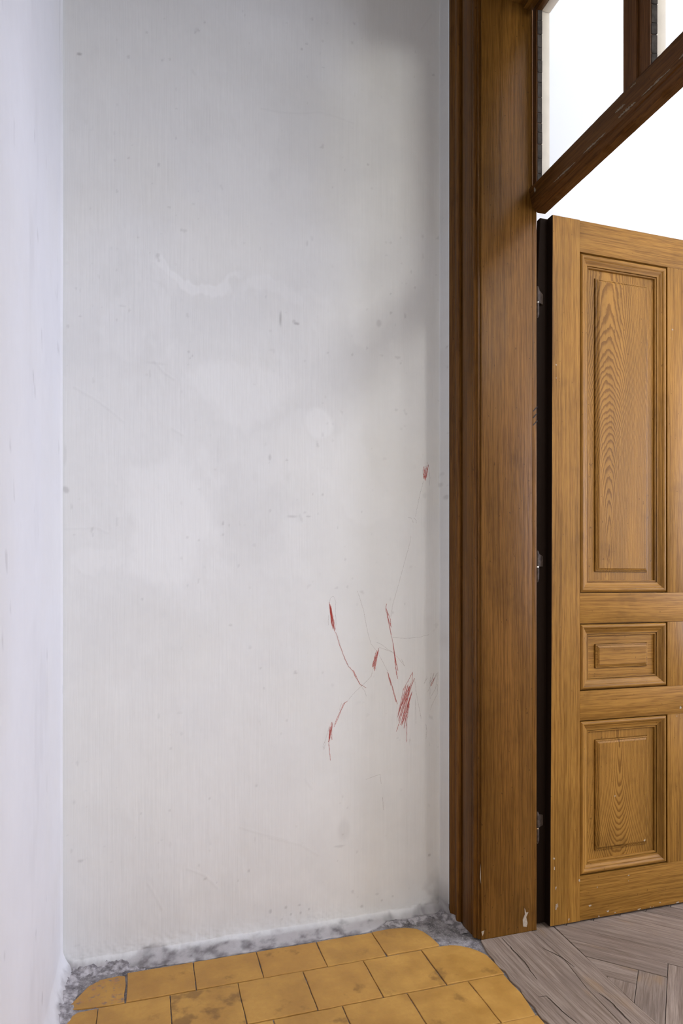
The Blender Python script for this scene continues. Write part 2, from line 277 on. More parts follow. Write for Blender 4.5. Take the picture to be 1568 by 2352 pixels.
def plank_mat(name, ang):
    n = NT(name)
    r = n.rnd()
    c = n.mapping(n.co, (1, 1, 1), (0, 0, 0), (0, 0, -ang))      # turn so that the grain runs along X
    sh = n.sep(c)
    c = n.comb(sh[0], n.math('ADD', sh[1], n.math('MULTIPLY', r, 7.0)), sh[2])
    wob = n.noise(n.mapping(c, (0.2, 1, 1)), 14, 3)
    s2 = n.sep(c)
    c2 = n.comb(s2[0], n.math('ADD', s2[1], n.math('MULTIPLY', wob, 0.02)), s2[2])
    fine = n.noise(n.mapping(c2, (0.04, 1, 1)), 300, 4, 0.65)
    band = n.noise(n.mapping(c2, (0.05, 1, 1)), 60, 4, 0.6)
    big = n.noise(n.mapping(c, (0.5, 1, 1)), 9, 4, 0.6)
    f = n.ramp(n.math('ADD', n.math('MULTIPLY', fine, 0.5), n.math('MULTIPLY', band, 0.5)), 0.34, 0.66)
    col = n.mix(f, (0.165, 0.118, 0.085), (0.36, 0.285, 0.225))
    col = n.mix(n.ramp(big, 0.42, 0.7, 0.0, 0.55), col, (0.19, 0.145, 0.115))
    col = n.mix(1.0, col, n.gray(n.math('MULTIPLY_ADD', r, 0.22, 0.86)), 'MULTIPLY')
    oc = n.ramp(n.noise(n.mapping(c, (0.4, 1, 1), (4, 2, 0)), 11, 3), 0.60, 0.74, 0.0, 0.5)
    col = n.mix(oc, col, (0.31, 0.19, 0.085))
    n.bump(n.math('ADD', fine, band), 0.0012, 0.6)
    return n.done(col, 0.62, 0.3)
M['plankY'] = plank_mat('grey_plank_along', R90)
M['plankA'] = plank_mat('grey_parquet_falling', -math.pi / 4)
M['plankB'] = plank_mat('grey_parquet_rising', math.pi / 4)
M['subfloor'] = plain('dark_subfloor', (0.03, 0.024, 0.02), 0.9, 0.1)
M['parquet_far'] = plank_mat('grey_parquet_plain', 0.0)
M['edge'] = plain('hinge_edge_dark', (0.013, 0.007, 0.004), 0.7, 0.08)  # near-black colour for the hinge-side faces of the leaf
M['dark_crack'] = plain('dark_crack', (0.035, 0.024, 0.016), 0.9, 0.1)
M['ink'] = plain('black_ink', (0.015, 0.012, 0.01), 0.6, 0.3)
M['chip'] = plain('bare_chip', (0.40, 0.33, 0.25), 0.8, 0.2, 0, 300, 0.2)
M['flake'] = plain('bare_transom_wood', (0.21, 0.165, 0.115), 0.8, 0.2, 0, 200, 0.25)
M['iron'] = plain('brown_iron', (0.050, 0.034, 0.024), 0.65, 0.25, 0.0, 90, 0.4)
M['brass'] = plain('bright_ring', (0.85, 0.80, 0.70), 0.2, 0.5, 1.0)
M['putty'] = plain('cracked_putty', (0.065, 0.056, 0.048), 0.85, 0.2, 0, 60, 0.3)
M['cream'] = plain('cream_paint', (0.74, 0.66, 0.54), 0.55, 0.4, 0, 25, 0.05)

def crayon(name, col, cover):
    n = NT(name)
    tr = n.t.nodes.new('ShaderNodeBsdfTransparent')
    mx = n.t.nodes.new('ShaderNodeMixShader')
    a = n.ramp(n.noise(n.co, 900, 2, 0.6), cover - 0.16, cover + 0.10, 0.85, 0.10)
    n.link(a, mx.inputs[0]); n.t.links.new(tr.outputs[0], mx.inputs[1]); n.t.links.new(n.b.outputs[0], mx.inputs[2])
    n.t.links.new(mx.outputs[0], n.out.inputs[0])
    return n.done(col, 0.7, 0.2)
M['crayon_red'] = crayon('red_crayon', (0.60, 0.075, 0.055), 0.54)
M['crayon_brown'] = crayon('brown_crayon', (0.30, 0.17, 0.12), 0.47)

def glass_mat():
    n = NT('window_glass')
    tr = n.t.nodes.new('ShaderNodeBsdfTransparent'); tr.inputs[0].default_value = (0.955, 0.965, 0.96, 1)
    gl = n.t.nodes.new('ShaderNodeBsdfGlossy'); gl.inputs['Roughness'].default_value = 0.03
    fr = n.t.nodes.new('ShaderNodeLayerWeight'); fr.inputs[0].default_value = 0.12
    mx = n.t.nodes.new('ShaderNodeMixShader')
    n.link(n.math('MULTIPLY', fr.outputs['Facing'], 0.25), mx.inputs[0]); n.t.links.new(tr.outputs[0], mx.inputs[1]); n.t.links.new(gl.outputs[0], mx.inputs[2])
    n.t.links.new(mx.outputs[0], n.out.inputs[0])
    return n.m
M['glass'] = glass_mat()

# ------------------------------------------------------------------ mesh helpers
def link(o, parent=None):
    COL.objects.link(o)
    if parent is not None:
        o.parent = parent
        o.matrix_parent_inverse = Matrix.Translation(-Vector(world_loc(parent)))
    return o
def world_loc(o):
    v = Vector((0, 0, 0))
    while o is not None and o.parent is None:
        v = v + o.location; o = o.parent
    return v
def mobj(name, verts, faces, mat, parent=None, smooth=None):
    me = bpy.data.meshes.new(name)
    me.from_pydata([tuple(v) for v in verts], [], faces)
    me.materials.append(M[mat] if isinstance(mat, str) else mat)
    if smooth is not None:
        me.polygons.foreach_set('use_smooth', [True] * len(me.polygons))
        me.set_sharp_from_angle(angle=smooth)
    me.update()
    return link(bpy.data.objects.new(name, me), parent)
def bmobj(name, bm, mat, parent=None, smooth=None):
    bmesh.ops.recalc_face_normals(bm, faces=bm.faces)
    me = bpy.data.meshes.new(name); bm.to_mesh(me); bm.free()
    me.materials.append(M[mat])
    if smooth is not None:
        me.polygons.foreach_set('use_smooth', [True] * len(me.polygons))
        me.set_sharp_from_angle(angle=smooth)
    return link(bpy.data.objects.new(name, me), parent)
def box(name, x0, x1, y0, y1, z0, z1, mat, parent=None, bev=0.0):
    bm = bmesh.new()
    bmesh.ops.create_cube(bm, size=1.0)
    for v in bm.verts:
        v.co = ((x0 + x1) / 2 + v.co.x * (x1 - x0), (y0 + y1) / 2 + v.co.y * (y1 - y0), (z0 + z1) / 2 + v.co.z * (z1 - z0))
    if bev: bmesh.ops.bevel(bm, geom=list(bm.edges), offset=bev, segments=2, profile=0.6, affect='EDGES')
    return bmobj(name, bm, mat, parent, 0.7 if bev else None)
def prism(name, poly, z0, z1, mat, parent=None, bev=0.0, lift=0.0):
    """polygon in XY, from z0 up to z1; bev rounds the upper rim"""
    n = len(poly)
    a = sum(poly[i][0] * poly[(i + 1) % n][1] - poly[(i + 1) % n][0] * poly[i][1] for i in range(n))
    if a < 0: poly = poly[::-1]
    cx = sum(p[0] for p in poly) / n; cy = sum(p[1] for p in poly) / n
    rings = [[(p[0], p[1], z0) for p in poly]]
    if bev:
        def ins(d):
            out = []
            for i in range(n):
                p0, p1, p2 = Vector(poly[i - 1]), Vector(poly[i]), Vector(poly[(i + 1) % n])
                e1, e2 = (p1 - p0), (p2 - p1)
                n1, n2 = Vector((-e1.y, e1.x)), Vector((-e2.y, e2.x))
                if n1.length: n1.normalize()
                if n2.length: n2.normalize()
                b = n1 + n2
                b = b / max(0.4, b.length_squared / 2) if b.length > 1e-6 else n1
                out.append(p1 + b * d)
            return out
        rings.append([(p[0], p[1], z1 - bev) for p in poly])
        rings.append([(p.x, p.y, z1 - bev * 0.3) for p in ins(bev * 0.4)])
        rings.append([(p.x, p.y, z1) for p in ins(bev * 1.2)])
    else:
        rings.append([(p[0], p[1], z1) for p in poly])
    V = [v for r in rings for v in r]; F = []
    for k in range(len(rings) - 1):
        for i in range(n):
            j = (i + 1) % n
            F.append((k * n + i, k * n + j, (k + 1) * n + j, (k + 1) * n + i))
    F.append(tuple(range((len(rings) - 1) * n, len(rings) * n)))
    F.append(tuple(range(n - 1, -1, -1)))
    return mobj(name, V, F, mat, parent)
def empty(name, loc, label, cat, kind=None):
    o = bpy.data.objects.new(name, None); o.location = loc; o.empty_display_size = 0.1
    COL.objects.link(o); tag(o, label, cat, kind); return o
def tag(o, label, cat, kind=None):
    o['label'] = label; o['category'] = cat
    if kind: o['kind'] = kind
    return o
def extrude_z(name, prof, z0, z1, mat, parent, smooth=0.6, closed=True):
    """closed profile of (x, y) points swept vertically"""
    n = len(prof)
    V = [(p[0], p[1], z0) for p in prof] + [(p[0], p[1], z1) for p in prof]
    F = [(i, (i + 1) % n, n + (i + 1) % n, n + i) for i in range(n)]
    F += [tuple(range(n - 1, -1, -1)), tuple(range(n, 2 * n))]
    bm = bmesh.new()
    vs_ = [bm.verts.new(v) for v in V]
    for f in F: bm.faces.new([vs_[i] for i in f])
    return bmobj(name, bm, mat, parent, smooth)
def extrude_y(name, prof, y0, y1, mat, parent, smooth=0.6):
    """closed profile of (x, z) points swept along Y"""
    n = len(prof)
    V = [(p[0], y0, p[1]) for p in prof] + [(p[0], y1, p[1]) for p in prof]
    bm = bmesh.new(); vs_ = [bm.verts.new(v) for v in V]
    for i in range(n): bm.faces.new([vs_[i], vs_[(i + 1) % n], vs_[n + (i + 1) % n], vs_[n + i]])
    bm.faces.new(vs_[:n][::-1]); bm.faces.new(vs_[n:])
    return bmobj(name, bm, mat, parent, smooth)

# value noise on arrays
def vnoise(x, y, seed):
    xi = np.floor(x).astype(np.int64); yi = np.floor(y).astype(np.int64)
    xf = x - xi; yf = y - yi
    u = xf * xf * (3 - 2 * xf); v = yf * yf * (3 - 2 * yf)
    def h(a, b):
        q = (a * 374761393 + b * 668265263 + seed * 1442695041) & 0xFFFFFFFF
        q = ((q ^ (q >> 13)) * 1274126177) & 0xFFFFFFFF
        return ((q ^ (q >> 16)) & 0xFFFFFF) / float(0xFFFFFF)
    return (h(xi, yi) * (1 - u) + h(xi + 1, yi) * u) * (1 - v) + (h(xi, yi + 1) * (1 - u) + h(xi + 1, yi + 1) * u) * v
def fbm(x, y, s, o, seed):
    t = 0.0; a = 0.5; tot = 0.0
    for k in range(o):
        t = t + a * vnoise(x * s, y * s, seed + k); tot += a
        a *= 0.55; s *= 2.03
    return t / tot
def sstep(a, b, x):
    t = np.clip((x - a) / (b - a), 0, 1); return t * t * (3 - 2 * t)

# ------------------------------------------------------------------ back wall (scribbled)
def wall_push(x, z):
    """how far the plaster stands out towards the corridor at (x, z)"""
    d = 0.0016 * fbm(x, z * 0.7, 7, 3, 5) + 0.0011 * fbm(x, z * 0.6, 30, 3, 9)
    edge = 0.010 * (fbm(x, x * 0 + 3.3, 16, 4, 21) - 0.5)
    # worn plaster cove at the foot of the wall
    foot = np.clip(1 - (z + edge) / 0.022, 0, 1)
    mid = sstep(-0.10, 0.02, x) * (1 - sstep(0.66, 0.76, x))
    d = d + foot ** 1.5 * (0.060 * mid + 0.018 * (1 - mid)) * (0.92 + 0.2 * fbm(x, z, 30, 3, 33))
    rough = np.clip(1 - z / 0.075, 0, 1)
    d = d + rough * 0.007 * (fbm(x, z + d, 60, 4, 41) - 0.5)
    # rounded inside corner beside the casing
    c = np.clip((x - 0.9385) / 0.0145, 0, 1)
    d = d + 0.0395 * c ** 1.1
    return d
def plaster_colour(A, B, base, patch, dark, mort, seed, arc):
    tone = 1 + 0.05 * (fbm(A, B, 1.9, 5, seed) - 0.5) + 0.05 * (fbm(A, B, 7.5, 5, seed + 7) - 0.5) + 0.03 * (fbm(A, B, 40, 3, seed + 13) - 0.5)
    yel = 0.6 * sstep(0.45, 0.75, fbm(A, B, 3.4, 3, seed + 17))
    C = np.array(base)[None, None, :] * tone[..., None]
    C = C * (1 - yel[..., None] * np.array([0.0, 0.008, 0.035]))
    def over(C, m, c): return C * (1 - m[..., None]) + m[..., None] * np.asarray(c)
    C = over(C, patch, np.array([0.862, 0.864, 0.856]))
    C = over(C, dark, np.array([0.20, 0.185, 0.18]))
    g = sstep(0.24, 0.60, fbm(A * 0.7, arc, 40, 5, seed + 23))[..., None]
    C = over(C, mort, np.array([0.15, 0.135, 0.138]) * (1 - g) + np.array([0.47, 0.445, 0.445]) * g)
    return C
def put_attrs(me, C, mk):
    at = me.attributes.new('paint', 'FLOAT_COLOR', 'POINT')
    at.data.foreach_set('color', np.concatenate([C, np.ones(C.shape[:2] + (1,))], -1).reshape(-1).astype(np.float32))
    at = me.attributes.new('strokes', 'FLOAT', 'POINT'); at.data.foreach_set('value', mk.reshape(-1).astype(np.float32))
def build_wall_back():
    xs = np.concatenate([np.arange(XL, 0.93, 0.0034), np.arange(0.93, 0.9545, 0.0012)])
    zs = np.concatenate([np.arange(-0.004, 0.03, 0.0012), np.arange(0.03, 0.12, 0.0026), np.arange(0.12, 3.06, 0.0036), [3.06, CEIL]])
    X, Z = np.meshgrid(xs, zs)
    push = wall_push(X, Z)
    crack = np.zeros_like(X)
    for pl in CRACKS:
        for (a, b) in zip(pl[:-1], pl[1:]):
            ax, az = a; bx, bz = b
            x0, x1 = min(ax, bx) - .02, max(ax, bx) + .02; z0, z1 = min(az, bz) - .02, max(az, bz) + .02
            i0, i1 = np.searchsorted(zs, [z0, z1]); j0, j1 = np.searchsorted(xs, [x0, x1])
            xx, zz = X[i0:i1, j0:j1], Z[i0:i1, j0:j1]
            L2 = (bx - ax) ** 2 + (bz - az) ** 2
            t = np.clip(((xx - ax) * (bx - ax) + (zz - az) * (bz - az)) / L2, 0, 1)
            d = np.hypot(xx - ax - t * (bx - ax), zz - az - t * (bz - az))
            crack[i0:i1, j0:j1] = np.maximum(crack[i0:i1, j0:j1], np.clip(1 - d / 0.0042, 0, 1))
    push = push + crack * 0.0005
    patch = np.zeros_like(X); dark = 0.06 * crack
    wx = 0.22 * (fbm(X, Z, 7, 5, 61) - 0.5); wz = 0.34 * (fbm(X, Z * 0.6, 6, 5, 71) - 0.5)
    for (cx, cz, rx, rz, k) in PATCH:
        m = 0.12 if rx < 0.06 else 1.0
        q = np.hypot((X - cx + wx * m) / rx, (Z - cz + wz * m) / rz)
        patch = np.maximum(patch, 0.75 * k * (1 - sstep(0.70, 1.12, q)))
    push = push + 0.0006 * patch
    for (cx, cz, rx, rz, k) in DARKS:
        rx = max(rx, 0.0034); rz = max(rz, 0.0036)
        q = np.hypot((X - cx + wx * 0.05) / rx, (Z - cz + wz * 0.05) / rz)
        dark = np.maximum(dark, k * 0.42 * (1 - sstep(0.45, 1.15, q)))
    # faint general soiling: rubbed zone, foot of the wall; shade painted into the corner strip by the casing
    soil_shade = 0.05 * sstep(0.52, 0.75, fbm(X, Z, 3.2, 5, 81))
    soil_shade += 0.10 * sstep(0.5, 0.1, Z) * fbm(X, Z, 12, 4, 85)
    soil_shade += 0.30 * sstep(0.936, 0.942, X) * (0.5 + 0.5 * fbm(X, Z, 12, 4, 89))
    spk = sstep(0.84, 0.90, fbm(X, Z * 0.8, 60, 2, 93)) * 0.22
    dark = np.clip(dark + soil_shade + spk * sstep(0.2, 0.8, fbm(X, Z, 5, 2, 97)), 0, 1)
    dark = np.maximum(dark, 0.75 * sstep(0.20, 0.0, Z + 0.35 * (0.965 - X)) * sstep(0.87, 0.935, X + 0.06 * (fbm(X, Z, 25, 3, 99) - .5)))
    lim = 0.002 + 0.010 * fbm(X, X * 0 + 1.7, 11, 4, 103) + 0.030 * sstep(0.80, 0.93, X) + 0.025 * np.exp(-((X - 0.02) / 0.05) ** 2) + 0.02 * sstep(-0.13, -0.22, X)
    S = Z + push * 1.2
    blot = fbm(X * 0.6, S, 42, 4, 107)
    mort = sstep(lim + 0.012, lim - 0.008, Z + 0.03 * (blot - 0.5))
    dark = np.clip(dark + 0.6 * sstep(0.024, 0.003, Z) * fbm(X * 0.6, S, 26, 4, 117), 0, 1)
    mort *= np.clip(0.35 + 1.3 * (fbm(X * 0.7, S, 20, 3, 111) - 0.2), 0.25, 1)
    strip = sstep(0.010, 0.024, push + 0.010 * (blot - 0.5)) * sstep(0.05, 0.03, Z) * sstep(0.93, 0.90, X)
    mort = np.maximum(mort, strip * np.clip(0.45 + 0.9 * fbm(X * 0.6, S, 30, 3, 119), 0, 1))
    V = np.stack([X, YB - push, Z], -1).reshape(-1, 3)
    nr, nc = X.shape
    idx = np.arange(nr * nc).reshape(nr, nc)
    Fq = np.stack([idx[:-1, :-1], idx[:-1, 1:], idx[1:, 1:], idx[1:, :-1]], -1).reshape(-1, 4)
    me = grid_mesh('wall_back', V, Fq)
    put_attrs(me, plaster_colour(X, Z, (0.785, 0.785, 0.775), patch, dark, mort, 201, S), sstep(0.36, 0.64, fbm(X, Z * 0.5, 4.5, 3, 211)))
    me.materials.append(M['plaster'])
    o = link(bpy.data.objects.new('wall_back', me))
    return tag(o, 'pale grey plaster wall with red crayon scribbles and worn foot', 'wall', 'structure')
def grid_mesh(name, V, Fq):
    me = bpy.data.meshes.new(name)
    me.vertices.add(len(V)); me.vertices.foreach_set('co', V.astype(np.float32).ravel())
    me.loops.add(Fq.size); me.loops.foreach_set('vertex_index', Fq.astype(np.int32).ravel())
    me.polygons.add(len(Fq)); me.polygons.foreach_set('loop_start', np.arange(0, Fq.size, 4, dtype=np.int32))
    me.polygons.foreach_set('use_smooth', np.ones(len(Fq), dtype=bool))
    me.update(calc_edges=True); me.validate()
    return me
wall_back = build_wall_back()

# left wall
def build_wall_left():
    ys = np.concatenate([[-0.65, -0.3], np.arange(0.2, YB + 0.001, 0.006)])
    zs = np.concatenate([np.arange(-0.004, 0.15, 0.005), np.arange(0.15, 3.06, 0.012), [CEIL]])
    Y, Z = np.meshgrid(ys, zs)
    push = 0.0022 * fbm(Y, Z * 0.6, 5, 3, 15)
    edge = 0.02 * (fbm(Y, Y * 0 + 9.1, 14, 4, 23) - 0.5)
    foot = np.clip(1 - (Z + edge) / 0.06, 0, 1)
    push = push + foot ** 1.7 * 0.028 * (0.7 + 0.7 * fbm(Y, Z, 26, 3, 35))
    # plaster swells slightly into the inside corner
    push = push + 0.006 * sstep(YB - 0.03, YB, Y) ** 2
    dark = 0.08 * sstep(0.62, 0.8, fbm(Y, Z * 0.4, 6, 4, 51)) + 0.2 * sstep(0.86, 0.9, fbm(Y, Z * 0.5, 30, 2, 55))
    q = np.abs(Y - (YB - 0.035 + 0.055 * (Z - 2.55))) / 0.006
    dark = np.maximum(dark, 0.25 * (1 - sstep(0.2, 1.2, q)) * sstep(2.45, 2.65, Z))
    mort = sstep(0.028, 0.006, Z + 0.04 * (fbm(Y, Z, 34, 4, 57) - 0.5)) * 0.6
    V = np.stack([XL + push, Y, Z], -1).reshape(-1, 3)
    nr, nc = Y.shape; idx = np.arange(nr * nc).reshape(nr, nc)
    Fq = np.stack([idx[:-1, :-1], idx[1:, :-1], idx[1:, 1:], idx[:-1, 1:]], -1).reshape(-1, 4)[:, ::-1]
    me = grid_mesh('wall_left', V, Fq)
    put_attrs(me, plaster_colour(Y, Z, (0.80, 0.80, 0.82), np.zeros_like(Y), dark, mort, 231, Z + push), 0.4 * sstep(0.36, 0.64, fbm(Y, Z * 0.5, 4.5, 3, 241)))
    me.materials.append(M['plaster_left'])
    o = link(bpy.data.objects.new('wall_left', me))
    return tag(o, 'bright white plaster wall at the left edge', 'wall', 'structure')
build_wall_left()

# wall with the doorway (masonry around the opening)
def build_wall_right():
    bm = bmesh.new()
    def bx(x0, x1, y0, y1, z0, z1):
        r = bmesh.ops.create_cube(bm, size=1.0)
        for v in r['verts']:
            v.co = ((x0 + x1) / 2 + v.co.x * (x1 - x0), (y0 + y1) / 2 + v.co.y * (y1 - y0), (z0 + z1) / 2 + v.co.z * (z1 - z0))
    bx(XC, XR, YJ + 0.03, YW + 0.1, 0, CEIL)
    bx(XC, XR, -3.2, YN - 0.03, 0, CEIL)
    bx(XC, XR, YN - 0.03, YJ + 0.03, ZH + 0.03, CEIL)
    return tag(bmobj('wall_right', bm, 'white_wall'), 'white wall around the wooden doorway', 'wall', 'structure')
build_wall_right()
tag(box('wall_rear', XL - 0.1, XC, -0.7, -0.6, 0, CEIL, 'white_wall'), 'white wall closing the rear of the corridor', 'wall', 'structure')
tag(box('wall_room_far', XR, 4.3, YW, YW + 0.1, 0, CEIL, 'white_wall'), 'bright white far wall of the room behind the door', 'wall', 'structure')
tag(box('wall_room_side', 4.2, 4.3, -3.2, YW, 0, CEIL, 'white_wall'), 'white window wall of the room behind the door', 'wall', 'structure')
tag(box('wall_room_near', XR, 4.3, -3.3, -3.2, 0, CEIL, 'white_wall'), 'white near wall of the room behind the door', 'wall', 'structure')
tag(box('ceiling', XL - 0.1, XC, -0.7, 2.1, CEIL, CEIL + 0.1, 'ceiling'), 'dull grey ceiling of the corridor', 'ceiling', 'structure')
tag(box('ceiling_room', XC, 4.3, -3.3, 2.1, CEIL, CEIL + 0.1, 'white_wall'), 'plain white ceiling of the room', 'ceiling', 'structure')

# room window, and the frame added around the corridor fill light (outside the photograph)
def window_frame(name, along, c, w, z0, z1, pos, label):
    e = empty(name, (pos, c, z0) if along == 'Y' else (c, pos, z0), label, 'window', 'structure')
    def bar(a0, a1, b0, b1, nm='frame_bar'):
        if along == 'Y': box(nm, pos - 0.03, pos + 0.03, a0, a1, b0, b1, 'cream', e, 0.004)
        else: box(nm, a0, a1, pos - 0.03, pos + 0.03, b0, b1, 'cream', e, 0.004)
    bar(c - w / 2 - 0.08, c - w / 2, z0 - 0.08, z1 + 0.08); bar(c + w / 2, c + w / 2 + 0.08, z0 - 0.08, z1 + 0.08)
    bar(c - w / 2, c + w / 2, z1, z1 + 0.08); bar(c - w / 2, c + w / 2, z0 - 0.08, z0, 'window_sill')
window_frame('window_2', 'Y', 0.30, 1.5, 0.8, 2.7, 4.15, 'tall cream window of the room behind the door')
window_frame('fill_window', 'X', 0.36, 0.9, 0.25, 1.75, -0.55, 'added cream window frame around the corridor fill light')

# ------------------------------------------------------------------ tiled corridor floor
floor = box('floor', XL - 0.05, 1.02, -0.6, 2.02, -0.06, -0.0045, 'cement')
tag(floor, 'grey cement bed with ochre floor tiles of the corridor', 'floor', 'structure')
rng = random.Random(7)
def wob(poly, amp=0.0009, step=0.03):
    out = []
    n = len(poly)
    for i in range(n):
        a, b = poly[i], poly[(i + 1) % n]
        L = math.hypot(b[0] - a[0], b[1] - a[1]); k = max(1, int(L / step))
        for j in range(k):
            t = j / k
            out.append((a[0] + (b[0] - a[0]) * t + rng.uniform(-amp, amp), a[1] + (b[1] - a[1]) * t + rng.uniform(-amp, amp)))
    return out
def set_attr(o, name, val):
    at = o.data.attributes.new(name, 'FLOAT', 'POINT'); at.data.foreach_set('value', [val] * len(o.data.vertices))
def tile(poly, amp=0.0009, stain=0.0, worn=0.0):
    z = rng.uniform(-0.0006, 0.0006)
    o = prism('tile', wob(poly, amp), -0.010, z, 'tile', floor, 0.0014)
    set_attr(o, 'stain', stain); set_attr(o, 'worn', worn)
    return o
def rect(x0, x1, y0, y1, g=0.0013):
    return [(x0 + g, y0 + g), (x1 - g, y0 + g), (x1 - g, y1 - g), (x0 + g, y1 - g)]
RX = lambda y: 0.957 - 0.012 * max(0.0, min(1.0, (1.60 - y) / 0.25))
# first row against the wall
tile([(-0.199, 1.786), (-0.0555, 1.776), (-0.057, 1.893), (-0.075, 1.899), (-0.122, 1.893), (-0.150, 1.872), (-0.172, 1.838), (-0.187, 1.81)], 0.0025, 0.12, 0.42)
j1 = [-0.0525, 0.128, 0.311, 0.4945, 0.6745]
for a, b in zip(j1[:-1], j1[1:]): tile(rect(a, b, 1.7745, 1.9065), stain=0.12 if a < 0.2 else 0.2)
tile([(0.677, 1.7765), (0.846, 1.779), (0.845, 1.795), (0.840, 1.83), (0.832, 1.862), (0.815, 1.885), (0.785, 1.900), (0.74, 1.908), (0.674, 1.9065)], 0.0012, 0.15)
# second row
tile([(-0.205, 1.602), (-0.1225, 1.602), (-0.1225, 1.768), (-0.168, 1.768), (-0.186, 1.752), (-0.196, 1.72)], 0.0015)
j2 = [-0.121, 0.0595, 0.238, 0.421, 0.600, 0.783]
for a, b in zip(j2[:-1], j2[1:]): tile(rect(a, b, 1.600, 1.772), stain=0.46 if abs(a - 0.0595) < .01 else 0.1)
tile([(0.7845, 1.6015), (0.9585, 1.5995), (0.960, 1.64), (0.957, 1.692), (0.945, 1.718), (0.925, 1.742), (0.9, 1.761), (0.880, 1.7695), (0.86, 1.7725), (0.7845, 1.7725)], 0.0007)
# third row and onwards, towards the rear of the corridor
y1 = 1.598; k = 0
while y1 > -0.4:
    y0 = y1 - 0.1755
    off = 0.303 if k % 2 == 0 else 0.238
    xs_ = [off + 0.181 * i for i in range(-4, 6)]
    xs_ = [x for x in xs_ if -0.17 < x < 0.90]
    tile([(-0.205, y0 + .0013), (xs_[0] - .0013, y0 + .0013), (xs_[0] - .0013, y1 - .0013), (-0.205, y1 - .0013)], 0.0015)
    for a, b in zip(xs_[:-1], xs_[1:]): tile(rect(a, b, y0, y1), stain=0.08)
    tile([(xs_[-1] + .0013, y0 + .0013), (RX(y0) - 0.004, y0 + .0013), (RX((y0 + y1) / 2) + 0.004, (y0 + y1) / 2), (RX(y1) - 0.002, y1 - .0013), (xs_[-1] + .0013, y1 - .0013)], 0.0012)
    y1 = y0; k += 1

# crumbled plaster along the foot of the left wall
def rubble(name, x0, x1, y0, y1, fn, step=0.0028):
    xs = np.arange(x0, x1, step); ys = np.arange(y0, y1, step)
    X, Y = np.meshgrid(xs, ys); H = fn(X, Y)
    nr, nc = X.shape; idx = np.arange(nr * nc).reshape(nr, nc)
    Fq = np.stack([idx[:-1, :-1], idx[:-1, 1:], idx[1:, 1:], idx[1:, :-1]], -1).reshape(-1, 4)
    keep = (H.reshape(-1)[Fq].max(1) > -0.004)
    Fq = Fq[keep]
    used = np.unique(Fq); remap = -np.ones(nr * nc, dtype=np.int64); remap[used] = np.arange(len(used))
    V = np.stack([X, Y, H], -1).reshape(-1, 3)[used]
    me = grid_mesh(name, V, remap[Fq]); me.materials.append(M['rubble'])
    o = link(bpy.data.objects.new(name, me), floor); o['kind'] = 'stuff'
    o['label'] = 'crumbled grey and white plaster along the wall foot'
    return o
rubble('plaster_crumbs', XL, -0.13, 1.3, YB, lambda X, Y: -0.012 + 0.030 * np.clip(1 - (X - XL) / (0.062 + 0.02 * fbm(Y, Y * 0, 12, 3, 3)), 0, 1) ** 0.8 * (0.45 + 0.9 * fbm(X, Y, 48, 4, 131)) + 0.004 * (fbm(X, Y, 130, 2, 135) - .5))
rubble('plaster_crumbs', -0.2, 0.2, 1.86, YB, lambda X, Y: -0.016 + 0.026 * np.clip(1 - (YB - Y) / 0.085, 0, 1) ** 0.8 * (0.35 + 1.1 * fbm(X, Y, 44, 4, 141)) + 0.004 * (fbm(X, Y, 130, 2, 145) - .5))
rubble('plaster_crumbs', 0.68, 0.97, 1.82, YB, lambda X, Y: -0.012 + 0.012 * np.clip(1 - (YB - Y) / 0.12, 0, 1) + 0.010 * (fbm(X, Y, 40, 5, 151) - .5) + 0.012 * sstep(0.9, 0.97, X))

# ------------------------------------------------------------------ wooden floor of the room
pf = box('floor_parquet', 0.955, 4.2, -3.2, YW, -0.055, -0.010, 'subfloor')
tag(pf, 'worn grey plank and herringbone parquet beyond the doorway', 'floor', 'structure')
def clip(poly, nx, ny, d):
    """keep nx*x + ny*y <= d"""
    out = []
    for i in range(len(poly)):
        a, b = poly[i - 1], poly[i]
        da, db = nx * a[0] + ny * a[1] - d, nx * b[0] + ny * b[1] - d
        if (da <= 0) != (db <= 0):
            t = da / (da - db); out.append((a[0] + (b[0] - a[0]) * t, a[1] + (b[1] - a[1]) * t))
        if db <= 0: out.append(b)
    return out
g = 0.0007
thr_l = [(RX(1.767 - i * 0.02) + 0.006 + 0.004 * math.sin(i * 1.7) + rng.uniform(-.001, .001), 1.767 - i * 0.02) for i in range(52)]
thr_l[0] = (0.979, 1.7665); thr_l[1] = (0.974, 1.747); thr_l[2] = (0.970, 1.727); thr_l[3] = (0.966, 1.707)
thr_r = [(1.1595, 1.7665), (1.162, 1.61), (1.138, 1.478), (1.1275, 1.333), (1.128, 0.75)]
prism('plank', thr_l + [(thr_r[-1][0] - g, 0.745)] + [(x - g, y) for x, y in thr_r[::-1]], -0.012, 0.001, 'plankY', pf, 0.0012)
brd = [(1.2385, 1.7527), (1.2306, 1.6059), (1.2251, 1.5004), (1.2161, 1.3919), (1.214, 0.75), (1.214, -0.6)]
prism('plank', [(1.176, YW - .002), (1.176, 1.767)] + [(x + g, y) for x, y in thr_r] + [(1.176, 0.745), (1.176, -0.6)] + [(x - g, y) for x, y in brd[::-1]] + [(1.2385, YW - .002)], -0.012, 0.0004, 'plankY', pf, 0.0012)
w = 0.1035 / math.sqrt(2); L = 6 * w
p0 = 2.732 / math.sqrt(2); q0 = -0.172 / math.sqrt(2)
S2 = math.sqrt(0.5)
def toxy(p, q): return ((p + q) * S2, (p - q) * S2)
n_boards = 0
